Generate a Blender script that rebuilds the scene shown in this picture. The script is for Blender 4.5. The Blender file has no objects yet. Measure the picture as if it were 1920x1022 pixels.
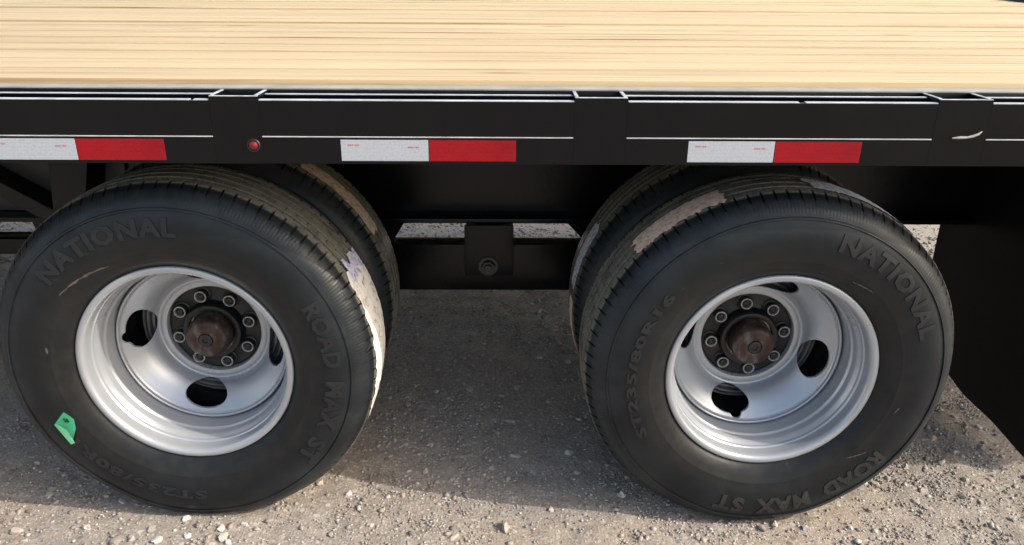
import bpy, bmesh, math, random
import numpy as np
from mathutils import Vector, Matrix, noise

random.seed(4)
rng = np.random.default_rng(7)
scene = bpy.context.scene
C = scene.collection
rad = math.radians
G = 0.375                       # height of the hub line above the ground

# ------------------------------------------------------------------ camera
cam_d = bpy.data.cameras.new('camera')
cam = bpy.data.objects.new('camera', cam_d)
C.objects.link(cam)
scene.camera = cam
cam_d.sensor_width = 36.0
cam_d.lens = 1455.3 / 1920 * 36
cam_d.clip_start = 0.02
cam_d.clip_end = 1200
Rt = Vector((0.9999, -0.0121, 0.0071)); Fw = Vector((0.0139, 0.9260, -0.3772))
Fw.normalize(); Rt = (Rt - Fw * Rt.dot(Fw)).normalized(); Up = Rt.cross(Fw)
cam.matrix_world = Matrix(((Rt.x, Up.x, -Fw.x, 0.0437), (Rt.y, Up.y, -Fw.y, -1.4091),
                           (Rt.z, Up.z, -Fw.z, 0.7933 + G), (0, 0, 0, 1)))

# ------------------------------------------------------------------ sky, sun, exposure
KX, KY = 1.32, 0.335            # towards the sun: right of the frame, a little in front of the trailer
sun_dir = Vector((KX, -KY, 1.0)).normalized()
el = math.asin(sun_dir.z)
world = bpy.data.worlds.new('World'); scene.world = world
world.use_nodes = True
wn = world.node_tree.nodes; wl = world.node_tree.links
bg = wn['Background']
sky = wn.new('ShaderNodeTexSky'); sky.sky_type = 'NISHITA'; sky.sun_disc = False
sky.sun_elevation = el; sky.sun_rotation = math.atan2(KX, -KY)
sky.dust_density = 4.0; sky.air_density = 1.3; sky.ozone_density = 1.0
wl.new(sky.outputs[0], bg.inputs[0]); bg.inputs[1].default_value = 0.15
sun_d = bpy.data.lights.new('sun', 'SUN'); sun = bpy.data.objects.new('sun', sun_d); C.objects.link(sun)
sun_d.energy = 2.1; sun_d.angle = rad(0.6); sun_d.color = (1.0, 0.93, 0.82)
sun.rotation_euler = sun_dir.to_track_quat('Z', 'Y').to_euler()
sun.location = sun_dir * 20
scene.view_settings.view_transform = 'Standard'; scene.view_settings.look = 'None'
scene.view_settings.gamma = 1.0; scene.view_settings.exposure = 0.93
scene.view_settings.use_curve_mapping = False
scene.render.engine = 'CYCLES'
scene.cycles.use_denoising = True
scene.cycles.denoising_input_passes = 'RGB_ALBEDO_NORMAL'
scene.cycles.denoising_prefilter = 'ACCURATE'
scene.cycles.sample_clamp_indirect = 3.0
scene.cycles.max_bounces = 8

# ------------------------------------------------------------------ material helpers
class NT:
    def __init__(s, name):
        s.m = bpy.data.materials.new(name); s.m.use_nodes = True
        s.n = s.m.node_tree.nodes; s.l = s.m.node_tree.links
        s.b = s.n['Principled BSDF']
        s.tc = s.n.new('ShaderNodeTexCoord')
    def set(s, **k):
        for a, v in k.items(): s.b.inputs[a.replace('_', ' ')].default_value = v
        return s
    def link(s, a, b): s.l.new(a, b)
    def mapping(s, scale=(1, 1, 1), src='Object', off=None):
        mp = s.n.new('ShaderNodeMapping'); mp.inputs['Scale'].default_value = scale
        s.link(s.tc.outputs[src], mp.inputs[0])
        if off is not None: s.link(off, mp.inputs['Location'])
        return mp.outputs[0]
    def noise(s, vec, scale, detail=4, rough=0.55, dist=0.0):
        t = s.n.new('ShaderNodeTexNoise'); t.inputs['Scale'].default_value = scale
        t.inputs['Detail'].default_value = detail; t.inputs['Roughness'].default_value = rough
        t.inputs['Distortion'].default_value = dist
        s.link(vec, t.inputs['Vector']); return t.outputs['Fac']
    def voro(s, vec, scale, feature='F1', out='Distance'):
        t = s.n.new('ShaderNodeTexVoronoi'); t.inputs['Scale'].default_value = scale
        t.feature = feature; s.link(vec, t.inputs['Vector']); return t.outputs[out]
    def ramp(s, fac, stops, interp='LINEAR'):
        r = s.n.new('ShaderNodeValToRGB'); r.color_ramp.interpolation = interp
        e = r.color_ramp.elements
        while len(e) > 1: e.remove(e[0])
        for i, (p, c) in enumerate(stops):
            x = e[0] if i == 0 else e.new(p)
            x.position = p
            if not hasattr(c, '__len__'): c = (c, c, c)
            x.color = (*c, 1)
        s.link(fac, r.inputs[0]); return r.outputs[0]
    def mix(s, fac, a, b, mode='MIX'):
        m = s.n.new('ShaderNodeMix'); m.data_type = 'RGBA'; m.blend_type = mode
        for sock, v in ((m.inputs[0], fac), (m.inputs[6], a), (m.inputs[7], b)):
            if hasattr(v, 'is_output'): s.link(v, sock)
            elif hasattr(v, '__len__'): sock.default_value = (*v, 1)
            else: sock.default_value = v
        return m.outputs[2]
    def math(s, op, a, b=0.0):
        m = s.n.new('ShaderNodeMath'); m.operation = op
        for sock, v in ((m.inputs[0], a), (m.inputs[1], b)):
            if hasattr(v, 'is_output'): s.link(v, sock)
            else: sock.default_value = v
        return m.outputs[0]
    def sep(s, vec):
        x = s.n.new('ShaderNodeSeparateXYZ'); s.link(vec, x.inputs[0]); return x.outputs
    def bump(s, h, strength=0.3, dist=0.002):
        b = s.n.new('ShaderNodeBump'); b.inputs['Strength'].default_value = strength
        b.inputs['Distance'].default_value = dist
        s.link(h, b.inputs['Height']); s.link(b.outputs[0], s.b.inputs['Normal'])
    def base(s, c): s.link(c, s.b.inputs['Base Color']); return s
    def rough(s, c): s.link(c, s.b.inputs['Roughness']); return s

# ---- black paint on the steel
def black_paint(name, base=0.012, rough=(0.22, 0.42), dust=0.35):
    t = NT(name)
    v = t.mapping()
    n1 = t.noise(v, 3.0, 5); n2 = t.noise(v, 60, 3)
    d = t.ramp(t.noise(v, 9, 6, 0.65), [(0.45, 0.0), (0.8, dust)])
    c = t.mix(d, (base, base * 1.15, base * 1.6), (0.022, 0.022, 0.0225))
    t.base(c)
    t.rough(t.ramp(n1, [(0.3, rough[0]), (0.7, rough[1])]))
    t.set(Specular_IOR_Level=0.26)
    t.bump(t.mix(0.5, n2, t.noise(v, 260, 2)), 0.06, 0.0004)
    return t.m
M_PAINT = black_paint('black_paint', 0.0022, (0.10, 0.24), 0.10)
M_FRAME = black_paint('black_frame_paint', 0.0035, (0.16, 0.32), 0.12)

def simple(name, col, rough=0.5, metal=0.0, n_amt=0.15, scale=40, bump=0.1):
    t = NT(name); v = t.mapping()
    n = t.noise(v, scale, 5)
    a = tuple(x * (1 - n_amt) for x in col); b = tuple(min(1, x * (1 + n_amt)) for x in col)
    t.base(t.ramp(n, [(0.3, a), (0.7, b)])); t.set(Roughness=rough, Metallic=metal)
    t.bump(n, bump, 0.0006)
    return t.m
M_SHEEN = simple('pale_flange_sheen', (0.285, 0.28, 0.255), 0.55, 0.0, 0.18, 18)
M_LIP = simple('pale_lip_highlight', (0.40, 0.41, 0.43), 0.45, 0.1, 0.45, 60)
M_EDGE = simple('pale_edge_highlight', (0.46, 0.47, 0.50), 0.4, 0.0, 0.25, 26)
M_WELD = simple('weld_metal', (0.36, 0.34, 0.32), 0.5, 0.4, 0.3, 90)
M_FLAP = simple('black_flap_rubber', (0.0035, 0.0035, 0.0038), 0.62, 0, 0.3, 20)
M_DRUM = simple('drum_iron', (0.16, 0.16, 0.165), 0.32, 0.3, 0.4, 30)
M_STUD = simple('black_stud', (0.02, 0.02, 0.02), 0.45, 0.2, 0.3, 90)
M_NUT = simple('nut_steel', (0.36, 0.36, 0.36), 0.36, 0.7, 0.4, 120)
M_LENS = simple('red_lens', (0.17, 0.008, 0.011), 0.45, 0, 0.5, 220)
M_HEX = simple('bolt_steel', (0.05, 0.05, 0.05), 0.4, 0.5, 0.3, 80)

# ---- pine boards
def wood():
    t = NT('pine_board')
    oi = t.n.new('ShaderNodeObjectInfo')
    comb = t.n.new('ShaderNodeCombineXYZ')
    t.link(t.math('MULTIPLY', oi.outputs['Random'], 37.0), comb.inputs[0])
    t.link(t.math('MULTIPLY', oi.outputs['Random'], 91.0), comb.inputs[1])
    off = comb.outputs[0]
    fine = t.noise(t.mapping((1.6, 150, 60), off=off), 1.0, 5, 0.6, 0.3)
    mid = t.noise(t.mapping((0.55, 42, 20), off=off), 1.0, 4, 0.6, 0.5)
    big = t.noise(t.mapping((0.35, 9, 4), off=off), 1.0, 3, 0.5)
    col = t.ramp(mid, [(0.25, (0.42, 0.29, 0.15)), (0.40, (0.525, 0.412, 0.238)), (0.55, (0.565, 0.456, 0.272)), (0.8, (0.505, 0.372, 0.206))])
    dark = t.ramp(fine, [(0.30, 0.85), (0.43, 0.22), (0.56, 0.0)])
    col = t.mix(dark, col, (0.30, 0.185, 0.085))
    col = t.mix(t.ramp(big, [(0.3, 0.0), (0.7, 0.30)]), col, (0.50, 0.36, 0.215))
    # thin resin streaks and grey weather marks
    st = t.noise(t.mapping((0.9, 230, 80), off=off), 1.0, 2, 0.5)
    col = t.mix(t.ramp(st, [(0.25, 0.85), (0.37, 0.0)]), col, (0.22, 0.13, 0.06))
    col = t.mix(t.ramp(t.noise(t.mapping((1.2, 14, 8), off=off), 1.0, 5, 0.65), [(0.60, 0.0), (0.75, 0.42)]), col, (0.31, 0.23, 0.155))
    b1 = t.noise(t.mapping((0.8, 34, 20), off=off), 1.0, 5, 0.7, 0.4)
    col = t.mix(t.ramp(b1, [(0.36, 0.62), (0.47, 0.0)]), col, (0.36, 0.245, 0.135))
    b2 = t.noise(t.mapping((1.1, 70, 30), off=off), 1.0, 4, 0.65, 0.3)
    col = t.mix(t.ramp(b2, [(0.56, 0.0), (0.68, 0.55)]), col, (0.61, 0.485, 0.30))
    b3 = t.noise(t.mapping((0.6, 75, 40), off=off), 1.0, 3, 0.6)
    col = t.mix(t.ramp(b3, [(0.35, 1.0), (0.42, 0.0)]), col, (0.235, 0.155, 0.080))
    # knots
    kn = t.voro(t.mapping((2.0, 9, 9), off=off), 1.0)
    col = t.mix(t.ramp(kn, [(0.05, 0.9), (0.13, 0.0)]), col, (0.25, 0.135, 0.06))
    # tone differs board by board
    col = t.mix(t.math('MULTIPLY', oi.outputs['Random'], 0.30), col, (0.40, 0.30, 0.175))
    t.base(col); t.set(Roughness=0.62, Specular_IOR_Level=0.3)
    t.bump(fine, 0.25, 0.001)
    return t.m
M_WOOD = wood()

# ---- tyre rubber: older wax and road dust sits near the bead and on the tread
def rubber(name, tread_dust=0.6):
    t = NT(name); v = t.mapping()
    s = t.sep(v)
    r = t.math('SQRT', t.math('ADD', t.math('MULTIPLY', s[0], s[0]), t.math('MULTIPLY', s[2], s[2])))
    n1 = t.noise(v, 7, 5, 0.6); n2 = t.noise(v, 34, 5, 0.65); n3 = t.noise(v, 160, 3, 0.6)
    col = t.ramp(n1, [(0.3, (0.0050, 0.0068, 0.0092)), (0.7, (0.0090, 0.0116, 0.0150))])
    bead = t.ramp(t.math('ADD', r, t.math('MULTIPLY', t.math('SUBTRACT', n1, 0.5), 0.06)), [(0.225, 1.0), (0.262, 0.85), (0.285, 0.25), (0.32, 0.0)])
    bead = t.math('MULTIPLY', bead, t.ramp(n2, [(0.3, 0.25), (0.65, 0.85)]))
    col = t.mix(bead, col, (0.022, 0.0208, 0.0185))
    dust = t.math('MULTIPLY', t.ramp(n1, [(0.42, 0.0), (0.72, 0.55)]), t.ramp(n2, [(0.3, 0.3), (0.7, 1.0)]))
    col = t.mix(dust, col, (0.018, 0.021, 0.023))
    tr = t.ramp(r, [(0.3838, 0.0), (0.3856, 1.0)])
    tr = t.math('MULTIPLY', tr, t.ramp(n3, [(0.25, 0.6 * tread_dust), (0.7, tread_dust)]))
    col = t.mix(tr, col, (0.250, 0.234, 0.186))
    sh = t.math('MULTIPLY', t.ramp(r, [(0.300, 0.0), (0.335, 0.45), (0.374, 0.75), (0.379, 0.2)]), t.ramp(n1, [(0.35, 0.25), (0.65, 0.8)]))
    col = t.mix(sh, col, (0.040, 0.048, 0.052))  # dusty shoulder band, made paler to paint in the sunlit sheen
    # handling smears and soft blooms
    sm = t.ramp(t.noise(t.mapping((4, 4, 16)), 1.0, 6, 0.7, 0.8), [(0.48, 0.0), (0.70, 0.20)])
    col = t.mix(sm, col, (0.022, 0.024, 0.025))
    dk = t.ramp(t.noise(v, 15, 5, 0.7), [(0.36, 0.55), (0.5, 0.0)])
    col = t.mix(dk, col, (0.010, 0.012, 0.015))
    # pale dried drips and scuffs
    sc = t.ramp(t.noise(t.mapping((9, 9, 30)), 1.0, 5, 0.7, 1.2), [(0.69, 0.0), (0.76, 0.35)])
    col = t.mix(sc, col, (0.16, 0.145, 0.12))
    t.base(col)
    t.rough(t.ramp(n2, [(0.3, 0.34), (0.7, 0.48)]))
    t.set(Specular_IOR_Level=0.25)
    at = t.math('ARCTAN2', s[2], s[0])
    rib = t.math('SINE', t.math('MULTIPLY', at, 330.0))
    band = t.math('MULTIPLY', t.ramp(r, [(0.352, 0.0), (0.356, 1.0)]), t.ramp(r, [(0.372, 1.0), (0.377, 0.0)]))
    rib = t.math('MULTIPLY', t.math('MULTIPLY', rib, band), 0.35)
    ring = t.math('SINE', t.math('MULTIPLY', r, 2600.0))
    rb1 = t.math('MULTIPLY', t.ramp(r, [(0.265, 0.0), (0.267, 1.0)]), t.ramp(r, [(0.279, 1.0), (0.281, 0.0)]))
    rb2 = t.math('MULTIPLY', t.ramp(r, [(0.335, 0.0), (0.337, 1.0)]), t.ramp(r, [(0.350, 1.0), (0.352, 0.0)]))
    ring = t.math('MULTIPLY', ring, t.math('MULTIPLY', t.math('ADD', rb1, rb2), 0.30))
    t.bump(t.math('ADD', t.math('ADD', t.mix(0.5, n3, n2), rib), ring), 0.26, 0.0012)
    return t.m
M_RUBBER = rubber('tyre_rubber', 0.95)
M_RUBBER_IN = rubber('inner_tyre_rubber', 0.75)
M_LETTER2 = simple('dull_letter_rubber', (0.0085, 0.0105, 0.013), 0.44, 0, 0.35, 30)
M_LETTER = simple('raised_letter_rubber', (0.017, 0.019, 0.020), 0.5, 0, 0.35, 30)

def silver():
    t = NT('silver_wheel_paint'); v = t.mapping()
    n1 = t.noise(v, 7, 4, 0.5)
    c = t.ramp(n1, [(0.35, (0.395, 0.415, 0.448)), (0.65, (0.44, 0.46, 0.492))])
    c = t.mix(t.ramp(n1, [(0.58, 0.0), (0.85, 0.10)]), c, (0.40, 0.38, 0.35))
    t.base(c); t.set(Metallic=0.42)
    t.rough(t.ramp(n1, [(0.3, 0.25), (0.7, 0.36)]))
    return t.m
M_SILVER = silver()

def hubplate():
    t = NT('hub_black_paint'); v = t.mapping()
    n = t.noise(v, 45, 6, 0.7); n1 = t.noise(v, 14, 4)
    c = t.mix(t.ramp(n, [(0.56, 0.0), (0.68, 0.65)]), (0.007, 0.0075, 0.0085), (0.026, 0.025, 0.023))
    t.base(c); t.rough(t.ramp(n1, [(0.3, 0.3), (0.7, 0.55)]))
    t.bump(n, 0.35, 0.0012)
    return t.m
M_HUB = hubplate()

def rustcap():
    t = NT('rusty_cap'); v = t.mapping()
    n = t.noise(t.mapping((30, 30, 12)), 1.0, 5, 0.65); n2 = t.noise(v, 90, 4)
    c = t.ramp(n, [(0.38, (0.016, 0.013, 0.012)), (0.46, (0.044, 0.020, 0.016)), (0.52, (0.060, 0.040, 0.032)), (0.60, (0.11, 0.10, 0.088))])
    t.base(c); t.set(Metallic=0.3); t.rough(t.ramp(n2, [(0.3, 0.3), (0.7, 0.6)]))
    t.bump(n2, 0.3, 0.001)
    return t.m
M_CAP = rustcap()

def sticker(name, a, b, c, sc=60):
    t = NT(name); v = t.mapping()
    n = t.noise(v, sc, 5, 0.7); n2 = t.noise(v, sc * 0.22, 4)
    col = t.ramp(n, [(0.36, c), (0.47, b), (0.56, a), (0.75, a)])
    col = t.mix(t.ramp(n2, [(0.45, 0.0), (0.7, 0.45)]), col, b)
    t.base(col); t.set(Roughness=0.65); t.bump(n, 0.4, 0.0015)
    return t.m
M_TAN = sticker('tan_label_paper', (0.92, 0.68, 0.54), (0.82, 0.58, 0.45), (0.50, 0.32, 0.23), 90)
M_TAN2 = sticker('dusty_tan_label', (0.62, 0.52, 0.39), (0.50, 0.40, 0.29), (0.24, 0.19, 0.13), 90)
M_WHITE = sticker('white_label_paper', (0.85, 0.85, 0.84), (0.80, 0.76, 0.70), (0.36, 0.27, 0.18), 60)
M_LAV = sticker('shaded_white_label', (0.72, 0.72, 0.82), (0.50, 0.51, 0.66), (0.20, 0.20, 0.38), 150)
M_BLUE = sticker('blue_white_label', (0.86, 0.88, 0.90), (0.66, 0.70, 0.82), (0.10, 0.13, 0.50), 120)
M_GREYL = sticker('grey_label', (0.70, 0.74, 0.82), (0.48, 0.52, 0.60), (0.16, 0.17, 0.24), 100)
M_GREEN = simple('green_sticker', (0.032, 0.27, 0.135), 0.5, 0, 0.12, 60)
M_GREENB = simple('pale_sticker_fold', (0.10, 0.34, 0.18), 0.6, 0, 0.1, 60)
M_INK = simple('ink', (0.01, 0.05, 0.03), 0.6)

def tape(name, c, c2, sx):
    t = NT(name); v = t.mapping((1, 1, 1))
    h = t.voro(t.mapping((sx, sx, sx)), 1.0, 'DISTANCE_TO_EDGE')
    n = t.noise(v, 12, 4); s = t.sep(v)
    ln = t.math('SINE', t.math('MULTIPLY', s[2], 900.0))
    col = t.mix(t.ramp(h, [(0.04, 0.5), (0.12, 0.0)]), c, c2)
    col = t.mix(t.ramp(ln, [(0.6, 0.0), (1.0, 0.25)]), col, c2)
    col = t.mix(t.ramp(n, [(0.5, 0.0), (0.75, 0.5)]), col, c2)
    t.base(col); t.set(Roughness=0.34, Specular_IOR_Level=0.2); t.bump(h, 0.1, 0.0005)
    return t.m
M_TWHITE = tape('white_reflective_tape', (0.45, 0.475, 0.52), (0.33, 0.355, 0.40), 220)
M_TRED = tape('red_reflective_tape', (0.33, 0.008, 0.014), (0.17, 0.005, 0.009), 220)
M_TINK = simple('tape_print', (0.50, 0.14, 0.15), 0.4)

# ---- ground
def ground_mat():
    t = NT('gravel_dirt'); v = t.mapping()
    n1 = t.noise(v, 2.2, 5, 0.6); n2 = t.noise(v, 26, 6, 0.7); n3 = t.noise(v, 190, 4, 0.7)
    vo = t.voro(t.mapping((1, 1, 1)), 150, 'F1', 'Color')
    vs = t.sep(vo)
    vd = t.voro(v, 150)
    vo2 = t.sep(t.voro(v, 60, 'F1', 'Color')); vd2 = t.voro(v, 60)
    col = t.ramp(n2, [(0.28, (0.257, 0.225, 0.195)), (0.5, (0.330, 0.290, 0.253)), (0.72, (0.393, 0.348, 0.304))])
    col = t.mix(t.ramp(n1, [(0.44, 0.0), (0.62, 0.75)]), col, (0.369, 0.294, 0.226))
    col = t.mix(t.ramp(n1, [(0.30, 0.5), (0.45, 0.0)]), col, (0.263, 0.243, 0.226))
    gr = t.ramp(vs[0], [(0.0, (0.182, 0.162, 0.145)), (0.3, (0.296, 0.262, 0.228)), (0.6, (0.375, 0.338, 0.297)), (1.0, (0.567, 0.533, 0.485))])
    col = t.mix(t.math('MULTIPLY', t.ramp(vd, [(0.35, 1.0), (0.6, 0.0)]), 0.7), col, gr)
    gr2 = t.ramp(vo2[1], [(0.0, (0.193, 0.173, 0.159)), (0.5, (0.347, 0.313, 0.279)), (1.0, (0.510, 0.482, 0.442))])
    pick = t.math('MULTIPLY', t.ramp(vo2[2], [(0.68, 0.0), (0.70, 1.0)], 'CONSTANT'), t.ramp(vd2, [(0.3, 1.0), (0.5, 0.0)]))
    col = t.mix(pick, col, gr2)
    col = t.mix(1.0, col, (0.90, 0.895, 0.885), 'MULTIPLY')
    t.base(col); t.set(Roughness=0.93, Specular_IOR_Level=0.2)
    h = t.mix(0.55, t.ramp(vd, [(0.0, 1.0), (0.7, 0.0)]), n3)
    h = t.mix(0.35, h, n2)
    h = t.mix(t.math('MULTIPLY', pick, 0.6), h, (1, 1, 1))
    t.bump(h, 0.7, 0.0045)
    return t.m
M_GROUND = ground_mat()

def stone_mat():
    t = NT('gravel_stone')
    a = t.n.new('ShaderNodeVertexColor'); a.layer_name = 'tone'
    v = t.mapping(); n = t.noise(v, 240, 4, 0.65); n1 = t.noise(v, 60, 4)
    c = t.mix(t.ramp(n, [(0.3, 0.35), (0.6, 0.0)]), a.outputs[0], (0.16, 0.135, 0.11))
    c = t.mix(t.ramp(n1, [(0.5, 0.0), (0.75, 0.4)]), c, (0.33, 0.27, 0.21))
    t.base(c); t.set(Roughness=0.9, Specular_IOR_Level=0.25); t.bump(n, 0.5, 0.001)
    return t.m
M_STONE = stone_mat()

# ------------------------------------------------------------------ mesh helpers
def link(name, me, mat, parent=None, loc=None, sharp=30, smooth=True):
    if mat is not None:
        for m in (mat if isinstance(mat, (list, tuple)) else [mat]): me.materials.append(m)
    o = bpy.data.objects.new(name, me); C.objects.link(o)
    if parent: o.parent = parent
    if loc is not None: o.location = loc
    if smooth and len(me.polygons):
        me.polygons.foreach_set('use_smooth', [True] * len(me.polygons))
        me.set_sharp_from_angle(angle=rad(sharp))
    return o
def empty(name, parent=None, loc=(0, 0, 0)):
    o = bpy.data.objects.new(name, None); C.objects.link(o); o.location = loc
    o.empty_display_size = 0.1
    if parent: o.parent = parent
    return o
def bm_box(bm, a, b, bev=0.0, seg=2):
    r = bmesh.ops.create_cube(bm, size=1)
    for v in r['verts']:
        v.co = Vector([(a[i] + b[i]) / 2 + v.co[i] * (b[i] - a[i]) for i in range(3)])
    if bev:
        es = list({e for v in r['verts'] for e in v.link_edges})
        bmesh.ops.bevel(bm, geom=es, offset=bev, segments=seg, affect='EDGES', profile=0.6)
def bm_mesh(bm, name):
    bmesh.ops.recalc_face_normals(bm, faces=bm.faces)
    me = bpy.data.meshes.new(name); bm.to_mesh(me); bm.free(); return me
def box(name, a, b, mat, parent, bev=0.002, seg=2):
    bm = bmesh.new(); bm_box(bm, a, b, bev, seg)
    return link(name, bm_mesh(bm, name), mat, parent)
def revolve(prof, n, close=False):
    """(r, y) rings about the y axis; returns verts, faces"""
    k = len(prof); vs = []; fs = []
    for j in range(n):
        a = 2 * math.pi * j / n; ca, sa = math.cos(a), math.sin(a)
        for r, y in prof: vs.append((r * ca, y, r * sa))
    for j in range(n):
        j2 = (j + 1) % n
        for i in range(k - 1):
            fs.append((j * k + i, j * k + i + 1, j2 * k + i + 1, j2 * k + i))
    return vs, fs
def add_rev(bm, prof, n=64, off=(0, 0, 0)):
    vs, fs = revolve(prof, n)
    bv = [bm.verts.new((v[0] + off[0], v[1] + off[1], v[2] + off[2])) for v in vs]
    out = []
    for f in fs:
        q = [bv[i] for i in f]
        try: out.append(bm.faces.new(q))
        except ValueError: pass
    return out
def rev_obj(name, prof, n, mat, parent, sharp=35):
    bm = bmesh.new(); add_rev(bm, prof, n)
    bmesh.ops.remove_doubles(bm, verts=bm.verts, dist=1e-6)
    return link(name, bm_mesh(bm, name), mat, parent, sharp=sharp)
def tube_mesh(name, pts, r, n=8):
    bm = bmesh.new(); rings = []
    for i, p in enumerate(pts):
        p = Vector(p); a = Vector(pts[max(i - 1, 0)]); b = Vector(pts[min(i + 1, len(pts) - 1)])
        t = (b - a).normalized(); u = t.orthogonal().normalized(); w = t.cross(u)
        rr = r[i] if hasattr(r, '__len__') else r
        rings.append([bm.verts.new(p + (u * math.cos(2 * math.pi * k / n) + w * math.sin(2 * math.pi * k / n)) * rr) for k in range(n)])
    for a, b in zip(rings, rings[1:]):
        for k in range(n): bm.faces.new((a[k], a[(k + 1) % n], b[(k + 1) % n], b[k]))
    bm.faces.new(rings[0]); bm.faces.new(rings[-1][::-1])
    return bm_mesh(bm, name)

# ------------------------------------------------------------------ ground
def gz(x, y):
    """ground height (world z) without the fine roughness"""
    z = -0.015 * x - 0.035 * max(0.0, y - 0.75) - 0.15 * max(0.0, min(y, 4.5) - 1.5) + 0.006
    if abs(x) > 6: z = -0.015 * 6 * (1 if x > 0 else -1)
    if y > 8: z -= 0.0
    z += 0.010 * noise.noise((x * 1.3, y * 1.3, 3.1)) + 0.0065 * noise.noise((x * 4.1, y * 4.1, 7.7))
    return z
TY = 0.0945
def clear_of_tyres(x, y):
    for sx in (-0.6063, 0.6063):
        if abs(x - sx) < 0.13 and -0.01 < y < 0.52: return False
    return True
def build_ground():
    def axis(lo, hi, step, far):
        a = list(np.arange(lo, hi + 1e-6, step)); s = step
        x = a[-1]
        while x < far: s *= 1.35; x += s; a.append(x)
        x = a[0]; s = step
        while x > -far: s *= 1.35; x -= s; a.insert(0, x)
        return a
    xs = axis(-1.45, 1.65, 0.0125, 420); ys = axis(-0.35, 1.35, 0.0125, 420)
    vs = []
    for y in ys:
        for x in xs:
            yy = min(y, 9.0)
            z = gz(x, yy)
            if -1.7 < x < 1.9 and -0.6 < y < 1.6:
                z += 0.0042 * noise.noise((x * 17, y * 17, 1.0)) + 0.0024 * noise.noise((x * 43, y * 43, 5.0))
                if not clear_of_tyres(x, y): z -= 0.004
            vs.append((x, y, z))
    nx = len(xs); fs = []
    for j in range(len(ys) - 1):
        for i in range(nx - 1):
            q = j * nx + i; fs.append((q, q + 1, q + nx + 1, q + nx))
    me = bpy.data.meshes.new('ground'); me.from_pydata(vs, [], fs)
    o = link('ground', me, M_GROUND, sharp=180); o['kind'] = 'structure'
    o['label'] = 'tan packed dirt and gravel yard under the trailer'
    return o
ground = build_ground()

bm0 = bmesh.new(); bmesh.ops.create_icosphere(bm0, subdivisions=1, radius=1.0)
ICO_V = np.array([v.co[:] for v in bm0.verts]); ICO_F = np.array([[v.index for v in f.verts] for f in bm0.faces]); bm0.free()
bm0 = bmesh.new(); bmesh.ops.create_icosphere(bm0, subdivisions=2, radius=1.0)
ICO2_V = np.array([v.co[:] for v in bm0.verts]); ICO2_F = np.array([[v.index for v in f.verts] for f in bm0.faces]); bm0.free()
TONES = np.array([(0.413, 0.369, 0.324), (0.354, 0.314, 0.276), (0.506, 0.468, 0.424), (0.299, 0.268, 0.241), (0.397, 0.339, 0.288),
                  (0.234, 0.213, 0.200), (0.611, 0.583, 0.543), (0.356, 0.339, 0.329), (0.426, 0.361, 0.314), (0.156, 0.142, 0.136)])
TW = np.array([6, 5, 4, 2.6, 3, 1.2, 2.0, 2.2, 2.5, 0.35]); TW /= TW.sum()
def stone_arrays(base, n_v):
    d = base * (1 + rng.normal(0, 0.16, (len(base), 1)))
    for _ in range(4):                  # chop flat facets: crushed stone, not river pebbles
        nrm = rng.normal(0, 1, 3); nrm /= np.linalg.norm(nrm); lim = rng.uniform(0.45, 0.8)
        q = d @ nrm; d = d - np.outer(np.maximum(q - lim, 0), nrm)
    d = d * np.array([1.0, rng.uniform(0.6, 1.0), rng.uniform(0.42, 0.75)])
    a = rng.uniform(0, 2 * math.pi); ca, sa = math.cos(a), math.sin(a)
    t = rng.normal(0, 0.25); ct, st = math.cos(t), math.sin(t)
    d = d @ np.array([[1, 0, 0], [0, ct, -st], [0, st, ct]]) @ np.array([[ca, -sa, 0], [sa, ca, 0], [0, 0, 1]])
    return d
def scatter(name, count, regions, s0, s1, power, tone=1.0):
    w = np.array([(r[1] - r[0]) * (r[3] - r[2]) * r[4] for r in regions]); w /= w.sum()
    protos = [stone_arrays(ICO_V, 0) for _ in range(90)]
    tone *= 0.92; V = np.empty((count, len(ICO_V), 3)); COL = np.empty((count, 4)); ok = 0
    which = rng.choice(len(regions), size=count * 4, p=w)
    for q in which:
        if ok >= count: break
        r = regions[q]; x = rng.uniform(r[0], r[1]); y = rng.uniform(r[2], r[3])
        if not clear_of_tyres(x, y): continue
        if rng.random() > 0.30 + 1.1 * max(0.0, 0.32 + noise.noise((x * 3.3, y * 3.3, 9.0)) + 0.5 * noise.noise((x * 9, y * 9, 2.0))): continue
        s = s0 + (s1 - s0) * rng.random() ** power
        c, sn = math.cos(x * 997), math.sin(x * 997)
        pv = protos[rng.integers(90)] * s
        z = gz(x, y) + s * 0.12
        V[ok, :, 0] = pv[:, 0] * c - pv[:, 1] * sn + x; V[ok, :, 1] = pv[:, 0] * sn + pv[:, 1] * c + y; V[ok, :, 2] = pv[:, 2] + z
        COL[ok, :3] = TONES[rng.choice(len(TONES), p=TW)] * rng.uniform(0.85, 1.12) * tone; COL[ok, 3] = 1
        ok += 1
    V = V[:ok]; COL = COL[:ok]; nv, nf = len(ICO_V), len(ICO_F)
    F = (ICO_F[None] + (np.arange(ok) * nv)[:, None, None]).reshape(-1)
    me = bpy.data.meshes.new(name)
    me.vertices.add(ok * nv); me.vertices.foreach_set('co', V.reshape(-1))
    me.loops.add(len(F)); me.loops.foreach_set('vertex_index', F)
    me.polygons.add(ok * nf); me.polygons.foreach_set('loop_start', np.arange(ok * nf) * 3)
    me.update(calc_edges=True)
    at = me.color_attributes.new('tone', 'FLOAT_COLOR', 'POINT')
    at.data.foreach_set('color', np.repeat(COL, nv, axis=0).reshape(-1))
    o = link(name, me, M_STONE, smooth=False); o['kind'] = 'stuff'
    return o
REG = [(-1.25, 1.5, -0.16, 0.16, 1.0), (-1.25, 1.5, 0.16, 0.55, 0.75), (-0.45, 0.45, 0.55, 1.35, 0.6), (0.9, 1.6, 0.1, 0.75, 0.6)]
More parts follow.
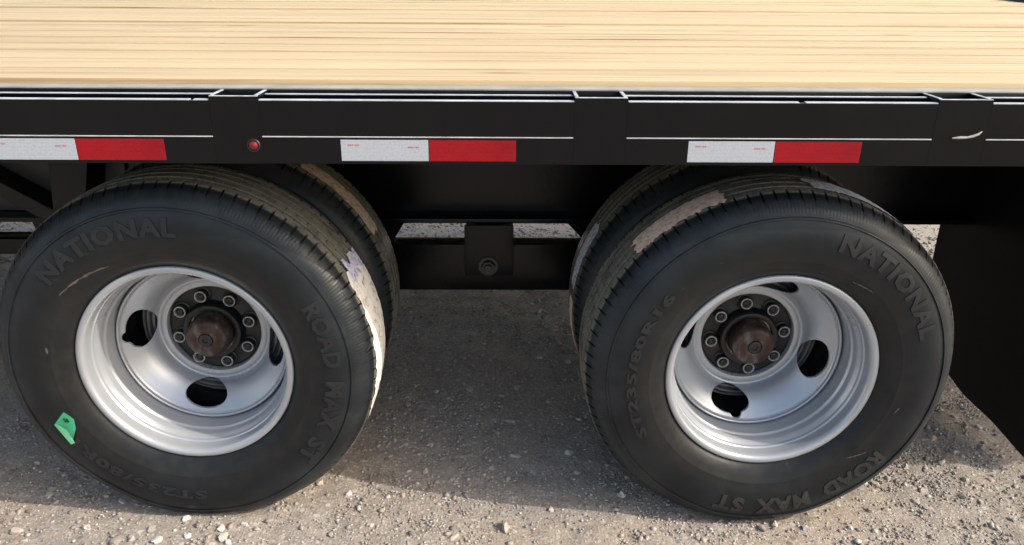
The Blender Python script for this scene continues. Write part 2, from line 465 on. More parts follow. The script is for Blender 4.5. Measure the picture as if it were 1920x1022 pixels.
gr = scatter('gravel', 34000, REG, 0.0011, 0.0052, 2.4)
gr['label'] = 'loose tan and grey gravel lying on the packed dirt'; gr['category'] = 'gravel'
gc = scatter('coarse_gravel', 1100, REG, 0.005, 0.0105, 2.0)
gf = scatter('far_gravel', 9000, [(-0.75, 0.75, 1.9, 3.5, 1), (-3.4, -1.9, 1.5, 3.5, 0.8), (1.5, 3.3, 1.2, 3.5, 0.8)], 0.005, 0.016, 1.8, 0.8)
gf['label'] = 'rough gravel seen below the frame on the far side'; gf['category'] = 'gravel'
gc['label'] = 'coarser pale and dark stones lying among the fine gravel'; gc['category'] = 'gravel'
def stone_part(x, y, s, tone):
    d = stone_arrays(ICO2_V, 0); d = d * (1 + 0.07 * np.sin(d[:, :1] * 5 + x * 40) + 0.05 * np.cos(d[:, 1:2] * 7 + y * 50))
    me = bpy.data.meshes.new('stone'); me.from_pydata((d * s).tolist(), [], ICO2_F.tolist())
    at = me.color_attributes.new('tone', 'FLOAT_COLOR', 'POINT')
    at.data.foreach_set('color', np.tile(np.array([*tone, 1.0]), (len(d), 1)).reshape(-1))
    o = link('stone', me, M_STONE, ground, (x, y, gz(x, y) + s * 0.12), sharp=24)
for i in range(84):
    if i < 58: x, y = random.uniform(-1.1, 1.25), random.uniform(-0.11, 0.16)
    elif i < 74: x, y = random.uniform(-0.36, 0.36), random.uniform(0.16, 0.6)
    else: x, y = random.uniform(1.0, 1.35), random.uniform(0.15, 0.5)
    if not clear_of_tyres(x, y): y = random.uniform(-0.1, -0.03)
    stone_part(x, y, random.uniform(0.0075, 0.0125) if i % 7 else random.uniform(0.012, 0.0165), TONES[rng.choice(len(TONES), p=TW)] * 1.08)

# ------------------------------------------------------------------ the trailer
trailer = empty('flatbed_trailer')
trailer['label'] = 'black flatbed trailer with pale pine deck and dual silver wheels on gravel'
trailer['category'] = 'trailer'
T = empty.__call__ if False else None
def Z(z): return z + G
def tbox(name, a, b, mat, bev=0.002, seg=2, parent=None):
    return box(name, (a[0], a[1], Z(a[2])), (b[0], b[1], Z(b[2])), mat, parent or trailer, bev, seg)
X0, X1 = -4.2, 2.46
DECK_W = 0.1405; NB = 18; Y0 = 0.030; DT = 0.585

# deck boards: each a part, one mesh shared by all
def board_mesh():
    bm = bmesh.new()
    bm_box(bm, (X0, 0, -0.038), (X1, DECK_W - 0.0065, 0), 0.0035, 2)
    return bm_mesh(bm, 'board')
bme = board_mesh(); bme.materials.append(M_WOOD)
bme.polygons.foreach_set('use_smooth', [True] * len(bme.polygons)); bme.set_sharp_from_angle(angle=rad(50))
for i in range(NB):
    o = bpy.data.objects.new('board', bme); C.objects.link(o); o.parent = trailer
    o.location = (random.uniform(-0.004, 0.004), Y0 + i * DECK_W, Z(DT + 0.0016 * i + random.uniform(-0.0022, 0.0022) * (i > 0)))
YB = Y0 + NB * DECK_W
# bearers under the boards
for k, x in enumerate(np.arange(-2.05, 2.3, 0.41)):
    tbox('crossmember', (x, 0.05, 0.462), (x + 0.05, YB - 0.03, 0.545), M_FRAME, 0.003)
# rail behind the boards, the pale strip on it, and the far rail and the tail bar
tbox('side_channel', (X0, -0.006, 0.452), (X1, 0.0275, 0.5715), M_PAINT, 0.002)
tbox('edge_strip', (X0, -0.0085, 0.5717), (X1, 0.0292, 0.5750), M_SHEEN, 0.0012)  # pale colour stands in for sky and sun reflected off the channel's top flange
tbox('side_channel', (X0, YB + 0.004, 0.452), (X1, YB + 0.04, 0.584), M_PAINT, 0.002)
tbox('far_edge_board', (X0, YB + 0.045, 0.50), (X1, YB + 0.083, 0.619), simple('olive_edge_board', (0.30, 0.25, 0.14), 0.7, 0, 0.2, 9), 0.003)
tbox('tail_bar', (X1 + 0.004, -0.06, 0.44), (X1 + 0.16, YB + 0.04, 0.645), M_FLAP, 0.004)
# pockets and the rails between them
POCK = [(-1.083, -0.999), (-0.4545, -0.3715), (0.1695, 0.2605), (0.798, 0.8915), (1.425, 1.515)]
def pocket(xa, xb):
    bm = bmesh.new(); w = 0.0075
    za, zb = Z(0.4535), Z(0.5695)
    bm_box(bm, (xa, -0.0701, za), (xb, -0.0706 + w, zb), 0.00015, 1)
    bm_box(bm, (xa, -0.0706 + w + 0.0002, za), (xa + w, -0.0065, zb + 0.001), 0.0014)
    bm_box(bm, (xb - w, -0.0706 + w + 0.0002, za), (xb, -0.0065, zb + 0.001), 0.0014)
    o = link('stake_pocket', bm_mesh(bm, 'stake_pocket'), M_PAINT, trailer)
    bm = bmesh.new()
    bm_box(bm, (xa + 0.0005, -0.0703, zb), (xb - 0.0005, -0.0640, zb + 0.0012), 0.0004, 1)
    bm_box(bm, (xa + 0.0004, -0.0637, zb + 0.001), (xa + w - 0.0008, -0.0075, zb + 0.0021), 0.0004, 1)
    bm_box(bm, (xb - w + 0.0004, -0.0637, zb + 0.001), (xb - 0.0004, -0.0075, zb + 0.0021), 0.0004, 1)
    link('lip_highlight', bm_mesh(bm, 'lip_highlight'), M_LIP, o)  # pale caps paint the sunlit glint on the pocket's bevelled lips
    return o
pk = [pocket(*p) for p in POCK]
cuts = [X0] + [q for p in POCK for q in p] + [X1]
for a, b in zip(cuts[0::2], cuts[1::2]):
    a += 0.0001; b -= 0.0001
    rr = tbox('rub_rail', (a, -0.0700, 0.4536), (b, -0.0560, 0.5020), M_PAINT, 0.00015, 1)
    rp = tbox('rail_plate', (a, -0.0699, 0.5022), (b, -0.0600, 0.5625), M_PAINT, 0.00015, 1)
    rb = tbox('rail_backing', (a, -0.0300, 0.4600), (b, -0.0240, 0.5660), M_PAINT, 0.0005, 1)
    # pale strips paint the highlight along the upper edges, in runs with small breaks
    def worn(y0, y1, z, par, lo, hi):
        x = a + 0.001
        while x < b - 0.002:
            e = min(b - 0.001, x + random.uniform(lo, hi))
            tbox('edge_highlight', (x, y0, z), (e, y1, z + 0.0020), M_EDGE, 0.0004, 1, par)
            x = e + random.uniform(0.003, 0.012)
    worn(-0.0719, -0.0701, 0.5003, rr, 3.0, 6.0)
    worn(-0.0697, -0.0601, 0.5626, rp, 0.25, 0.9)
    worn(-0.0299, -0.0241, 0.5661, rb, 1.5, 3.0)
# weld scar across the third pocket in view
w = link('weld_bead', tube_mesh('weld_bead', [(0.832, -0.0725, Z(0.5042)), (0.845, -0.073, Z(0.5052)), (0.858, -0.073, Z(0.5056)), (0.868, -0.073, Z(0.508)), (0.876, -0.073, Z(0.5115)), (0.882, -0.0722, Z(0.516))],
         [0.0012, 0.0028, 0.0022, 0.0026, 0.0024, 0.0012]), M_WELD, pk[3])
# red marker light on the first pocket
bm = bmesh.new(); add_rev(bm, [(0.0, -0.0060), (0.004, -0.0055), (0.0068, -0.0038), (0.0082, -0.001), (0.0084, 0.0)], 20)
bmesh.ops.remove_doubles(bm, verts=bm.verts, dist=1e-6)
lt = empty('marker_light', trailer, (-0.387, -0.0709, Z(0.486)))
link('lens', bm_mesh(bm, 'lens'), M_LENS, lt)
rev_obj('grommet', [(0.0085, -0.0003), (0.0090, -0.002), (0.0108, -0.0024), (0.0118, -0.0010), (0.0118, 0.0008)], 24, M_STUD, lt)
# reflective tape: white then red, laid on the lower rail
def tape_piece(x, white=True, red=True):
    t = empty('reflective_tape', trailer, (x, -0.0702, Z(0.459)))
    L, H = 0.1525, 0.0375
    def seg(name, x0, x1, mat):
        bm = bmesh.new(); bm_box(bm, (x0, -0.0007, 0), (x1, 0.0, H), 0.0002, 1)
        return link(name, bm_mesh(bm, name), mat, t)
    seg('white_segment', -L, -0.0006, M_TWHITE); seg('red_segment', 0.0006, L, M_TRED)
    for cx, cz in ((-L + 0.022, 0.027), (-0.026, 0.0235)):
        bm = bmesh.new()
        for k in range(6):
            if k == 3: bm_box(bm, (cx - 0.0095 + k * 0.0033, -0.001, cz + 0.001), (cx - 0.0075 + k * 0.0033, -0.0008, cz + 0.0016))
            else: bm_box(bm, (cx - 0.0095 + k * 0.0033, -0.001, cz), (cx - 0.0072 + k * 0.0033, -0.0008, cz + 0.0024))
        link('printed_mark', bm_mesh(bm, 'printed_mark'), M_TINK, t)
for x in (-0.694, -0.0835, 0.5235): tape_piece(x)

# ---- frame below
def ibeam(y, z0, z1, fw=0.15):
    bm = bmesh.new(); a, b = X0, X1 - 0.3
    bm_box(bm, (a, y - 0.004, Z(z0) + 0.0135), (b, y + 0.004, Z(z1) - 0.0135))
    bm_box(bm, (a, y - fw / 2, Z(z0)), (b, y + fw / 2, Z(z0) + 0.013), 0.002)
    bm_box(bm, (a, y - fw / 2, Z(z1) - 0.013), (b, y + fw / 2, Z(z1)), 0.002)
    return link('frame_beam', bm_mesh(bm, 'frame_beam'), M_FRAME, trailer)
ibeam(0.68, 0.117, 0.461); ibeam(1.74, 0.117, 0.461)
# equalizer hanger, its bolt and the bar behind it
h = tbox('spring_hanger', (-0.057, 0.590, -0.030), (0.077, 0.602, 0.116), M_FRAME, 0.002)
tbox('hanger_back_plate', (-0.057, 0.70, -0.035), (0.077, 0.712, 0.116), M_FRAME, 0.002)
bm = bmesh.new()
vs = [bm.verts.new((0.008 + 0.019 * math.cos(math.pi / 3 * k + 0.2), 0.574, Z(-0.002) + 0.019 * math.sin(math.pi / 3 * k + 0.2))) for k in range(6)]
f = bm.faces.new(vs); r = bmesh.ops.extrude_face_region(bm, geom=[f])
for v in r['geom']:
    if isinstance(v, bmesh.types.BMVert): v.co.y += 0.0125
add_rev(bm, [(0.0, 0.566), (0.0105, 0.566), (0.0115, 0.568), (0.0115, 0.5735)], 16, (0.008, 0, Z(-0.002)))
add_rev(bm, [(0.019, 0.586), (0.027, 0.5865), (0.028, 0.5895)], 24, (0.008, 0, Z(-0.002)))
link('pivot_bolt', bm_mesh(bm, 'pivot_bolt'), M_HEX, h)
bm = bmesh.new()
V2 = [(-0.43, 0.048), (0.45, 0.048), (0.45, -0.086), (-0.43, -0.086)]
bm_box(bm, (-0.43, 0.625, Z(-0.090)), (0.45, 0.69, Z(0.048)), 0.004)
link('equalizer_beam', bm_mesh(bm, 'equalizer_beam'), M_FRAME, trailer)
def slant(name, pts, y0, y1):
    bm = bmesh.new(); a = [bm.verts.new((x, y0, Z(z))) for x, z in pts]; b = [bm.verts.new((x, y1, Z(z))) for x, z in pts]
    bm.faces.new(a[::-1]); bm.faces.new(b); n = len(a)
    for i in range(n): bm.faces.new((a[i], a[(i + 1) % n], b[(i + 1) % n], b[i]))
    bmesh.ops.bevel(bm, geom=bm.edges[:], offset=0.0015, segments=1, affect='EDGES')
    return link(name, bm_mesh(bm, name), M_FLAP if name == 'brace' else M_FRAME, trailer)
slant('gusset', [(-0.43, 0.115), (-0.222, 0.115), (-0.262, 0.0485), (-0.43, 0.0485)], 0.63, 0.685)
slant('gusset', [(0.222, 0.115), (0.45, 0.115), (0.45, 0.0485), (0.285, 0.0485)], 0.63, 0.685)
tbox('web_sheen_plate', (-2.6, 0.664, 0.132), (-0.98, 0.6745, 0.445), simple('sheen_black_plate', (0.040, 0.040, 0.041), 0.5, 0, 0.2, 14), 0.001)  # added panel, its greyer black paints the light reflected by the beam web
# front hanger cross bar and braces seen at the left
tbox('front_bar', (-2.4, 0.60, 0.026), (-1.02, 0.665, 0.070), M_FRAME, 0.003)
slant('brace', [(-1.60, 0.44), (-1.60, 0.40), (-1.185, 0.135), (-1.145, 0.135), (-1.145, 0.158)], 0.58, 0.66)
slant('brace', [(-1.115, 0.36), (-1.005, 0.36), (-1.06, 0.135), (-1.14, 0.135)], 0.56, 0.66)
slant('gusset', [(-1.245, 0.115), (-1.06, 0.115), (-1.06, 0.0705), (-1.235, 0.0705)], 0.63, 0.685)
# mud flap behind the rear wheel
bm = bmesh.new(); ny, nz = 20, 20; gp = []
for i in range(ny + 1):
    for j in range(nz + 1):
        y = 0.172 + 0.600 * i / ny; zb = -0.371 + 0.074 * y; z = zb + (0.453 - zb) * j / nz
        x = 1.35 + 0.004 * math.sin(y * 11) * (1 - j / nz)
        if j == 0: z += 0.004 * math.sin(y * 23) + (0.01 if i in (0, ny) else 0)
        gp.append(bm.verts.new((x, y, Z(z))))
for i in range(ny):
    for j in range(nz): q = i * (nz + 1) + j; bm.faces.new((gp[q], gp[q + nz + 1], gp[q + nz + 2], gp[q + 1]))
r = bmesh.ops.solidify(bm, geom=bm.faces[:], thickness=0.008)
fl = link('mud_flap', bm_mesh(bm, 'mud_flap'), M_FLAP, trailer)
tbox('flap_bracket', (1.333, 0.17, 0.40), (1.345, 0.60, 0.452), M_FRAME, 0.002)

# ------------------------------------------------------------------ wheels
R0 = 0.3895
def crown(y): return R0 - 0.75 * (y - TY) ** 2
half = [(.2135, .016), (.218, .0085), (.2228, .0045), (.228, -.0015), (.236, -.0085), (.246, -.0135), (.257, -.0178), (.2595, -.0190), (.2612, -.0191), (.264, -.0195),
        (.275, -.0218), (.288, -.0230), (.300, -.0233), (.313, -.0226), (.327, -.0200), (.338, -.0165), (.3425, -.0148), (.3435, -.0172), (.3465, -.0160), (.3475, -.0126),
        (.354, -.0100), (.362, -.0050), (.3690, .0020), (.3745, .0090), (.3800, .0175), (.3832, .0240)]
def tread_half():
    out = []
    for y in (0.0285, 0.034, 0.042, 0.0465): out.append((crown(y), y))
    out += [(crown(.05) - .0105, .0480), (crown(.055) - .0105, .0555)]
    for y in (0.0570, 0.0610, 0.0740): out.append((crown(y), y))
    out += [(crown(.078) - .0105, .0750), (crown(.08) - .0105, .0828)]
    for y in (0.0840, 0.0890): out.append((crown(y), y))
    return out
th = tread_half(); h1 = half + th
PROF = h1 + [(r, 2 * TY - y) for r, y in reversed(h1)]
NH, NT_ = len(half), len(th)
FR = [0.0, 0.03, 0.15, 0.18, 0.40, 0.52, 0.535, 0.60, 0.615]
PITCH = 96
def sidewall_y(r):
    ps = half[2:]
    for (ra, ya), (rb, yb) in zip(ps, ps[1:]):
        if ra <= r <= rb: return ya + (yb - ya) * (r - ra) / max(1e-6, rb - ra)
    return ps[-1][1]
def deform(x, y, z, hg):
    """flatten the patch on the ground and let the sidewall swell above it"""
    if z < -0.22:
        k = math.exp(-((z + 0.325) / 0.055) ** 2) * max(0.0, 1 - (x / 0.2) ** 2)
        y += (1 if y > TY else -1) * 0.010 * k * min(1, abs(y - TY) / 0.1)
    if z < -hg: z = -hg + (z + hg) * 0.04
    return x, y, z
def tyre_mesh(rot, hg, flip):
    P = len(PROF); n = PITCH * len(FR); vs = np.empty((n * P, 3)); jj = 0
    for p in range(PITCH):
        for q, fr in enumerate(FR):
            a = rot + 2 * math.pi * (p + fr) / PITCH
            ca, sa = math.cos(a), math.sin(a)
            for i, (r, y) in enumerate(PROF):
                side = i if i < P / 2 else P - 1 - i
                if q in (1, 2):                     # shoulder notches and fine sipes
                    if NH - 1 <= side <= NH + 1: r -= 0.0065
                    elif side == NH - 2: r -= 0.004
                    elif side == NH - 3: r -= 0.0008
                if q in (6, 7) and side in (NH + 3, NH + 6, NH + 8, NH + 11): r -= 0.004
                x, yy, z = deform(r * ca, y, r * sa, hg)
                vs[jj] = (x, yy * flip, z); jj += 1
    idx = np.arange(n * P).reshape(n, P); nx = np.roll(idx, -1, axis=0)
    F = np.stack([idx[:, :-1], idx[:, 1:], nx[:, 1:], nx[:, :-1]], -1).reshape(-1, 4)
    if flip > 0: F = F[:, ::-1]
    me = bpy.data.meshes.new('tyre')
    me.vertices.add(len(vs)); me.vertices.foreach_set('co', vs.reshape(-1))
    me.loops.add(F.size); me.loops.foreach_set('vertex_index', F.reshape(-1).astype(np.int32))
    me.polygons.add(len(F)); me.polygons.foreach_set('loop_start', np.arange(len(F)) * 4)
    me.update(calc_edges=True)
    bm = bmesh.new(); bm.from_mesh(me); bmesh.ops.recalc_face_normals(bm, faces=bm.faces); bm.to_mesh(me); bm.free()
    return me
RIM = [(.205, .020), (.214, .0165), (.2185, .0135), (.2208, .0085), (.2212, .0045), (.2204, .0014), (.2186, .0), (.2120, -.0002), (.2088, .0010), (.2062, .0044), (.2046, .0090),
       (.2040, .0150), (.2036, .0290), (.2030, .0310), (.2012, .0322), (.2006, .0340), (.2006, .0375), (.1996, .0395), (.1955, .0470), (.1940, .0510), (.1936, .0620), (.1926, .0650), (.1900, .0672), (.1893, .0700), (.1890, .0950), (.1890, .1180)]
DISC = [(.1888, .1170), (.1868, .1160), (.1862, .1080), (.1856, .1030), (.1838, .1008), (.1818, .1006), (.1800, .1024), (.1790, .1070), (.1765, .1105), (.172, .1142), (.166, .1195), (.159, .1255), (.152, .1320), (.146, .1385), (.140, .1460),
        (.1350, .1530), (.1310, .1600), (.1285, .1660), (.1265, .1715), (.1245, .1752), (.1222, .1768), (.1195, .1766), (.1165, .1752), (.1130, .1750), (.1090, .1753), (.1060, .1762), (.1045, .1790), (.1040, .190)]
def disc_mesh(hole_angles, notch):
    # denser radial sampling where the hand holes sit
    prof = []
    for (a, b) in zip(DISC, DISC[1:]):
        k = 3 if 0.115 < b[0] < 0.183 else 1
        for j in range(k): prof.append((a[0] + (b[0] - a[0]) * j / k, a[1] + (b[1] - a[1]) * j / k))
    prof.append(DISC[-1])
    N = 320; P = len(prof)
    rr = np.array([p[0] for p in prof]); yy = np.array([p[1] for p in prof])
    A, B, RC = 0.0465, 0.0232, 0.1485
    E = np.full((N, P), 9.0); TX = {}
    ang = np.arange(N) * 2 * math.pi / N
    pos = np.zeros((N, P, 2)); pos[:, :, 0] = ang[:, None]; pos[:, :, 1] = rr[None]
    for hi, ha in enumerate(hole_angles):
        d = (ang - ha + math.pi) % (2 * math.pi) - math.pi
        for j in np.nonzero(abs(d) < 0.5)[0]:
            for i in range(P):
                u, v = d[j] * RC, rr[i] - RC
                e = math.hypot(u / A, v / B); k = 1 / max(e, 1e-4); cu, cv = 0.0, 0.0
                if hi == notch:
                    e2 = math.hypot((u - 0.016) / 0.0115, (v - 0.0185) / 0.0115)
                    if e2 < e: e = e2; k = 1 / max(e2, 1e-4); cu, cv = 0.016, 0.0185
                if e < E[j, i]:
                    E[j, i] = e
                    if e < 1: pos[j, i] = (ha + (cu + (u - cu) * k) / RC, RC + cv + (v - cv) * k)
    bm = bmesh.new(); ids = {}
    def vert(j, i):
        j %= N
        if (j, i) not in ids:
            a, r = pos[j, i]
            y = float(np.interp(-r, -rr, yy)) if E[j, i] < 1 else yy[i]
            ids[(j, i)] = bm.verts.new((r * math.cos(a), y, r * math.sin(a)))
        return ids[(j, i)]
    for j in range(N):
        for i in range(P - 1):
            es = [E[j, i], E[j, i + 1], E[(j + 1) % N, i + 1], E[(j + 1) % N, i]]
            if max(es) < 1 or sum(e < 1 for e in es) >= 3: continue
            q = [vert(j, i), vert(j, i + 1), vert(j + 1, i + 1), vert(j + 1, i)]
            try: bm.faces.new(q)
            except ValueError: pass
    bmesh.ops.recalc_face_normals(bm, faces=bm.faces)
    # turn the hole edges inwards so the plate shows its thickness
    edges = [e for e in bm.edges if e.is_boundary and all(0.112 < math.hypot(v.co.x, v.co.z) < 0.186 for v in e.verts)]
    r = bmesh.ops.extrude_edge_only(bm, edges=edges)
    for v in r['geom']:
        if isinstance(v, bmesh.types.BMVert): v.co.y += 0.006
    return bm_mesh(bm, 'wheel_disc')
def text_mesh(body, r0, r1, a0, a1, sw, hg, bold=0.0022):
    """raised letters bent round the sidewall, tops outward, from angle a0 clockwise to a1"""
    cu = bpy.data.curves.new('lettering', 'FONT'); cu.body = body; cu.size = 1.0; cu.resolution_u = 2
    cu.offset = 0.042; cu.space_character = 1.12
    o = bpy.data.objects.new('lettering', cu); C.objects.link(o)
    dg = bpy.context.evaluated_depsgraph_get()
    me = bpy.data.meshes.new_from_object(o.evaluated_get(dg))
    bpy.data.objects.remove(o); bpy.data.curves.remove(cu)
    bm = bmesh.new(); bm.from_mesh(me); bpy.data.meshes.remove(me)
    bmesh.ops.subdivide_edges(bm, edges=[e for e in bm.edges if e.calc_length() > 0.25], cuts=2)
    xs = [v.co.x for v in bm.verts]; ys = [v.co.y for v in bm.verts]
    x0, x1 = min(xs), max(xs); y0, y1 = min(ys), max(ys)
    for v in bm.verts:
        v.co.x = (v.co.x - x0) / (x1 - x0); v.co.y = (v.co.y - y0) / (y1 - y0); v.co.z = 0
    r = bmesh.ops.extrude_face_region(bm, geom=bm.faces[:])
    top = {v for v in r['geom'] if isinstance(v, bmesh.types.BMVert)}
    for v in bm.verts:
        a = a0 + (a1 - a0) * v.co.x; rr = r0 + (r1 - r0) * v.co.y
        y = sidewall_y(rr) + (-0.0017 if v in top else 0.001)
        v.co = Vector(deform(rr * math.cos(a), y, rr * math.sin(a), hg))
    return bm_mesh(bm, 'lettering')
def label_strip(name, a0, a1, y0, y1, mat, parent, yflip=1, ragged=0.02, lift=0.0016, seed=0, cy=0.0):
    rr = random.Random(seed); na, nw = 44, 9; bm = bmesh.new(); g = []
    ea = [rr.uniform(-ragged, ragged) for _ in range(nw + 1)]; eb = [rr.uniform(-ragged, ragged) for _ in range(nw + 1)]
    for i in range(na + 1):
        t = i / na
        w0 = rr.uniform(-1, 1) * 0.0025; w1 = rr.uniform(-1, 1) * 0.0025
        for j in range(nw + 1):
            s = j / nw
            a = (a0 + ea[j]) * (1 - t) + (a1 + eb[j]) * t
            y = y0 + w0 + (y1 + w1 - y0 - w0) * s
            r = crown(y) + lift + 0.0009 * rr.random()
            if y < 0.0285: r = min(r, crown(.0285) + lift - (0.0285 - y) * 0.8)
            g.append(bm.verts.new((r * math.cos(a), cy + y, r * math.sin(a))))
    for i in range(na):
        for j in range(nw):
            q = i * (nw + 1) + j; bm.faces.new((g[q], g[q + nw + 1], g[q + nw + 2], g[q + 1]))
    me = bm_mesh(bm, name)
    return link(name, me, mat, parent, sharp=60)

nut_me = None
def nut_mesh():
    bm = bmesh.new()
    fs = add_rev(bm, [(.0195, .0190), (.0195, .0165), (.0180, .0150), (.0150, .0145), (.0146, .0030), (.0138, .0010), (.0122, .0)], 24)   # dark flange and body
    f2 = add_rev(bm, [(.0138, .0009), (.0128, -.0003), (.0112, -.0003), (.0098, .0012), (.0090, .0050)], 24)                                # bright worn rim
    f3 = add_rev(bm, [(.0091, .0052), (.0070, .0042), (.0066, .0010), (.0052, .0), (.0, .0)], 16)                                         # stud end
    for f in f2: f.material_index = 1
    bmesh.ops.remove_doubles(bm, verts=bm.verts, dist=1e-6)
    me = bm_mesh(bm, 'lug_nut'); me.materials.append(M_STUD); me.materials.append(M_NUT)
    me.polygons.foreach_set('use_smooth', [True] * len(me.polygons)); me.set_sharp_from_angle(angle=rad(40))
    return me
nut_me = nut_mesh()

def outer_wheel(cx, cy, cz, hub_a, txt_rot, hg, notch, pitch_rot):
    w = empty('wheel', trailer, (cx, cy, Z(cz)))
    link('tyre', tyre_mesh(pitch_rot, hg, 1), M_RUBBER, w, sharp=28)
    rev_obj('rim', RIM, 160, M_SILVER, w, 40)
    ha = [hub_a + rad(67.5) + k * math.pi / 2 for k in range(4)]
    link('wheel_disc', disc_mesh([a % (2 * math.pi) for a in ha], notch), M_SILVER, w, sharp=40)
    # hub plate with the barrel standing out of it
    rev_obj('hub', [(.1030, .198), (.1030, .1915), (.1015, .1900), (.0700, .1900), (.0670, .1880), (.0655, .1820), (.0650, .1640), (.0632, .1600), (.0585, .1585), (.0530, .1600), (.0525, .178)], 96, M_HUB, w, 35)
    rev_obj('hub_cap', [(.0490, .1760), (.0480, .1500), (.0470, .1340), (.0452, .1272), (.0415, .1228), (.0370, .1208), (.0270, .1192), (.0180, .1186), (.0160, .1196), (.0152, .1235), (.0075, .1240), (.0065, .1215), (.0, .1212)], 64, M_CAP, w, 35)
    rev_obj('cap_plug', [(.0148, .1232), (.0142, .1186), (.0120, .1172), (.0065, .1172), (.0055, .1195), (.0, .1195)], 32, M_STUD, w, 35)
    for k in range(8):
        a = hub_a - k * math.pi / 4
        o = bpy.data.objects.new('lug_nut', nut_me); C.objects.link(o); o.parent = w
        o.location = (.0828 * math.cos(a), .1720, .0828 * math.sin(a)); o.rotation_euler = (0, -a * 3, 0)
    rev_obj('brake_drum', [(.1035, .1985), (.122, .1985), (.1235, .1880), (.1275, .1880), (.129, .1960), (.1335, .1960), (.1350, .1830), (.1400, .1830), (.1415, .1950), (.1465, .1950), (.148, .1830), (.153, .1830), (.1545, .1960), (.159, .1960), (.1605, .1900), (.165, .1900), (.166, .2060), (.170, .2150), (.1740, .2160), (.1740, .2240), (.1700, .2250), (.1700, .2420), (.1740, .2430), (.1740, .2510), (.1700, .2520), (.1700, .2750), (.1600, .30)], 96, M_DRUM, w, 30)
    d = lambda q: rad(q) + txt_rot
    for body, a0, a1, ra, rb in (('NATIONAL', 74, 18, .2920, .3300), ('ROAD', -36, -63, .2920, .3300), ('MAX', -69, -91, .2920, .3300), ('ST', -96, -108, .2920, .3300), ('ST235/80R16', 208, 140, .2860, .3070)):
        link('lettering', text_mesh(body, ra, rb, d(a0), d(a1), None, hg), M_LETTER2 if body == 'NATIONAL' or '235' in body or txt_rot else M_LETTER, w, sharp=30)
    return w
DZ, DY, S2 = 0.0062, 0.0043, 0.6063
wl_ = outer_wheel(-S2, DY, DZ, 1.8075, rad(65), 0.3675, 0, 0.01)
wr_ = outer_wheel(S2, -DY, -DZ, 1.7165, 0.0, 0.3710, 1, 0.03)

def inner_wheel(cx, cy, cz, hg, me=None):
    w = empty('wheel', trailer, (cx, cy, Z(cz)))
    link('tyre', me or tyre_mesh(0.02, hg, 1), M_RUBBER_IN, w, sharp=28)
    rev_obj('rim', [(r, 2 * TY - y) for r, y in RIM], 96, M_SILVER, w, 40)
    return w
SP = 0.285
wli = inner_wheel(-S2, DY + SP, DZ, 0.3675); wri = inner_wheel(S2, -DY + SP, -DZ, 0.3710)
wli['label'] = 'inner tyre half hidden behind the left outer wheel'; wri['label'] = 'inner tyre half hidden behind the right outer wheel'
wl_['label'] = 'outer left wheel with green sticker on its tyre'; wr_['label'] = 'outer right wheel with tan and blue tread labels'
for sx, dz in ((-S2, DZ), (S2, -DZ)):
    rev = revolve([(0.0, 0.28), (0.045, 0.28), (0.045, 2.1), (0.0, 2.1)], 24)
    me = bpy.data.meshes.new('axle'); me.from_pydata([(x + sx, y, z + Z(dz)) for x, y, z in rev[0]], [], rev[1])
    link('axle', me, M_FRAME, trailer)

def lab(o, s): o['label'] = s
lab(label_strip('tread_label', rad(28), rad(-24), .0295, .160, M_WHITE, wl_, seed=1, ragged=.05), 'sunlit worn white label on the tread')
lab(label_strip('tread_label', rad(32), rad(26), .050, .150, M_LAV, wl_, seed=2, lift=.0032, ragged=.03), 'lavender top of the white label with its shade painted in')  # shaded end of the white label, the shade put into its colour
lab(label_strip('tread_label', rad(139), rad(109), .029, .092, M_TAN, wr_, seed=3), 'long tan paper label near the tread edge')
lab(label_strip('tread_label', rad(84), rad(48), .046, .112, M_BLUE, wr_, seed=4), 'blue and white printed label over the top of the tread')
lab(label_strip('tread_label', rad(60), rad(27), .036, .090, M_TAN2, wli, seed=5), 'dusty tan label with a torn lower corner')
lab(label_strip('tread_label', rad(148), rad(172), .040, .090, M_GREYL, wri, seed=6), 'blue grey label on the tread')
lab(label_strip('tread_label', rad(177), rad(200), .036, .080, M_TAN, wri, seed=7), 'narrow tan label on the tread')

def scuff(par, p0, p1, wd, mat):
    bm = bmesh.new(); n = 14; prev = None
    for k in range(n + 1):
        t = k / n; a = rad(p0[0] + (p1[0] - p0[0]) * t); r = p0[1] + (p1[1] - p0[1]) * t + 0.0006 * math.sin(k * 2.3)
        h = wd * (math.sin(math.pi * min(1, max(0, t * 0.9 + 0.06))) ** 0.6) * (0.7 + 0.3 * math.sin(k * 1.7))
        q = []
        for rr in (r - h, r + h):
            q.append(bm.verts.new((rr * math.cos(a), sidewall_y(rr) - 0.0011, rr * math.sin(a))))
        if prev: bm.faces.new((prev[0], prev[1], q[1], q[0]))
        prev = q
    return link('scuff_mark', bm_mesh(bm, 'scuff_mark'), mat, par, sharp=60)
M_SCUFF = simple('dried_wax_scuff', (0.095, 0.075, 0.055), 0.7, 0, 0.5, 70)
M_SCUFF2 = simple('pale_scuff', (0.085, 0.086, 0.083), 0.7, 0, 0.5, 90)
scuff(wl_, (141, .2700), (114, .2520), .0028, M_SCUFF)
scuff(wl_, (171, .2640), (168, .2660), .0030, M_SCUFF2)
scuff(wr_, (-39, .2800), (-47, .2640), .0018, M_SCUFF2)
scuff(wr_, (-14, .2760), (-17, .2720), .0020, M_SCUFF2)
scuff(wr_, (60, .2480), (49, .2560), .0016, M_SCUFF2)
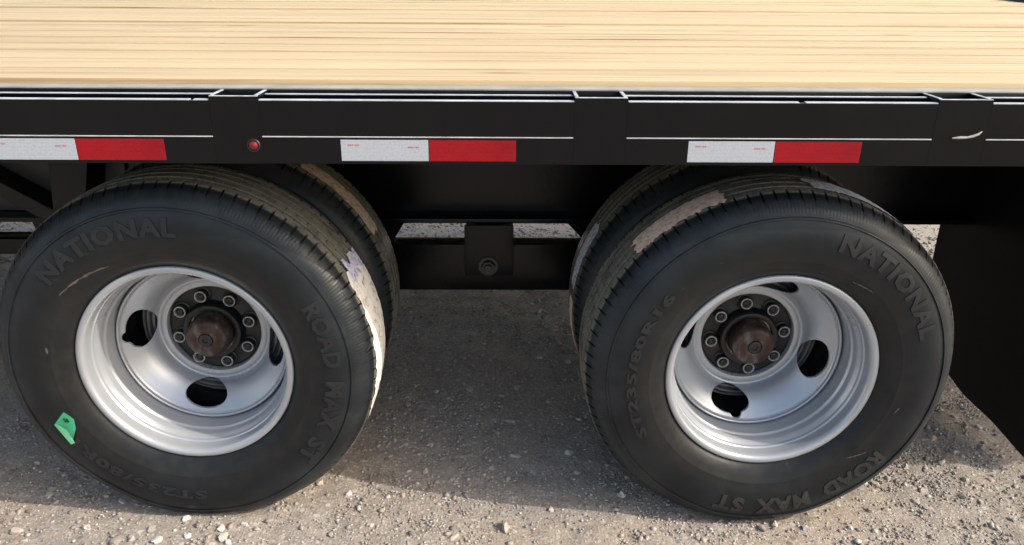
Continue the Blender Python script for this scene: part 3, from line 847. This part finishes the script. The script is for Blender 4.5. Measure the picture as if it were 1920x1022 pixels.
# green sticker on the left tyre, its lower edge folded and pale
ctr = Vector((-S2, DY, DZ))
def on_side(x, z, lift):
    q = Vector((x - ctr.x, 0, z - ctr.z)); r = math.hypot(q.x, q.z)
    return Vector((q.x, sidewall_y(min(max(r, .225), .375)) - lift, q.z))
outline = [(-.8625, -.088, 0.0012), (-.8861, -.1165, 0.0017), (-.8730, -.1235, 0.0020), (-.8626, -.131, 0.0027), (-.857, -.1468, 0.0048), (-.8567, -.1614, 0.0076), (-.8500, -.1440, 0.0055), (-.8443, -.127, 0.0027), (-.8455, -.1062, 0.0015), (-.8542, -.0958, 0.0012)]
bm = bmesh.new(); ov = [bm.verts.new(on_side(*p)) for p in outline]
bm.faces.new(ov); bmesh.ops.triangulate(bm, faces=bm.faces[:])
bmesh.ops.solidify(bm, geom=bm.faces[:], thickness=0.0004)
gs = link('sticker', bm_mesh(bm, 'sticker'), M_GREEN, wl_, sharp=60)
lab(gs, 'small curled green sticker')
bm = bmesh.new()
fo = [(-.8855, -.1160, 0.0032), (-.8730, -.1232, 0.0035), (-.8626, -.1306, 0.0043), (-.8568, -.1462, 0.0065), (-.8566, -.1600, 0.0093), (-.8552, -.1500, 0.0081), (-.8558, -.1420, 0.0055), (-.8618, -.1275, 0.0039), (-.8725, -.1200, 0.0033), (-.8815, -.1140, 0.0031)]
bm.faces.new([bm.verts.new(on_side(*p)) for p in fo]); bmesh.ops.triangulate(bm, faces=bm.faces[:])
bmesh.ops.solidify(bm, geom=bm.faces[:], thickness=0.0003)
link('folded_edge', bm_mesh(bm, 'folded_edge'), M_GREENB, wl_, sharp=60)
bm = bmesh.new()
for x, z, a in ((-.8640, -.1030, .3), (-.8585, -.1040, -.2), (-.8570, -.1085, .5), (-.8615, -.1080, 0.1)):
    for du, dv in ((0, 0), (.0018, -.001)):
        p = [on_side(x + du + sx * .0009 + a * sz * .001, z + dv + sz * .0022, .0031) for sx, sz in ((-1, -1), (1, -1), (1, 1), (-1, 1))]
        bm.faces.new([bm.verts.new(q) for q in p])
bmesh.ops.solidify(bm, geom=bm.faces[:], thickness=0.0003)
link('pen_mark', bm_mesh(bm, 'pen_mark'), M_INK, wl_)
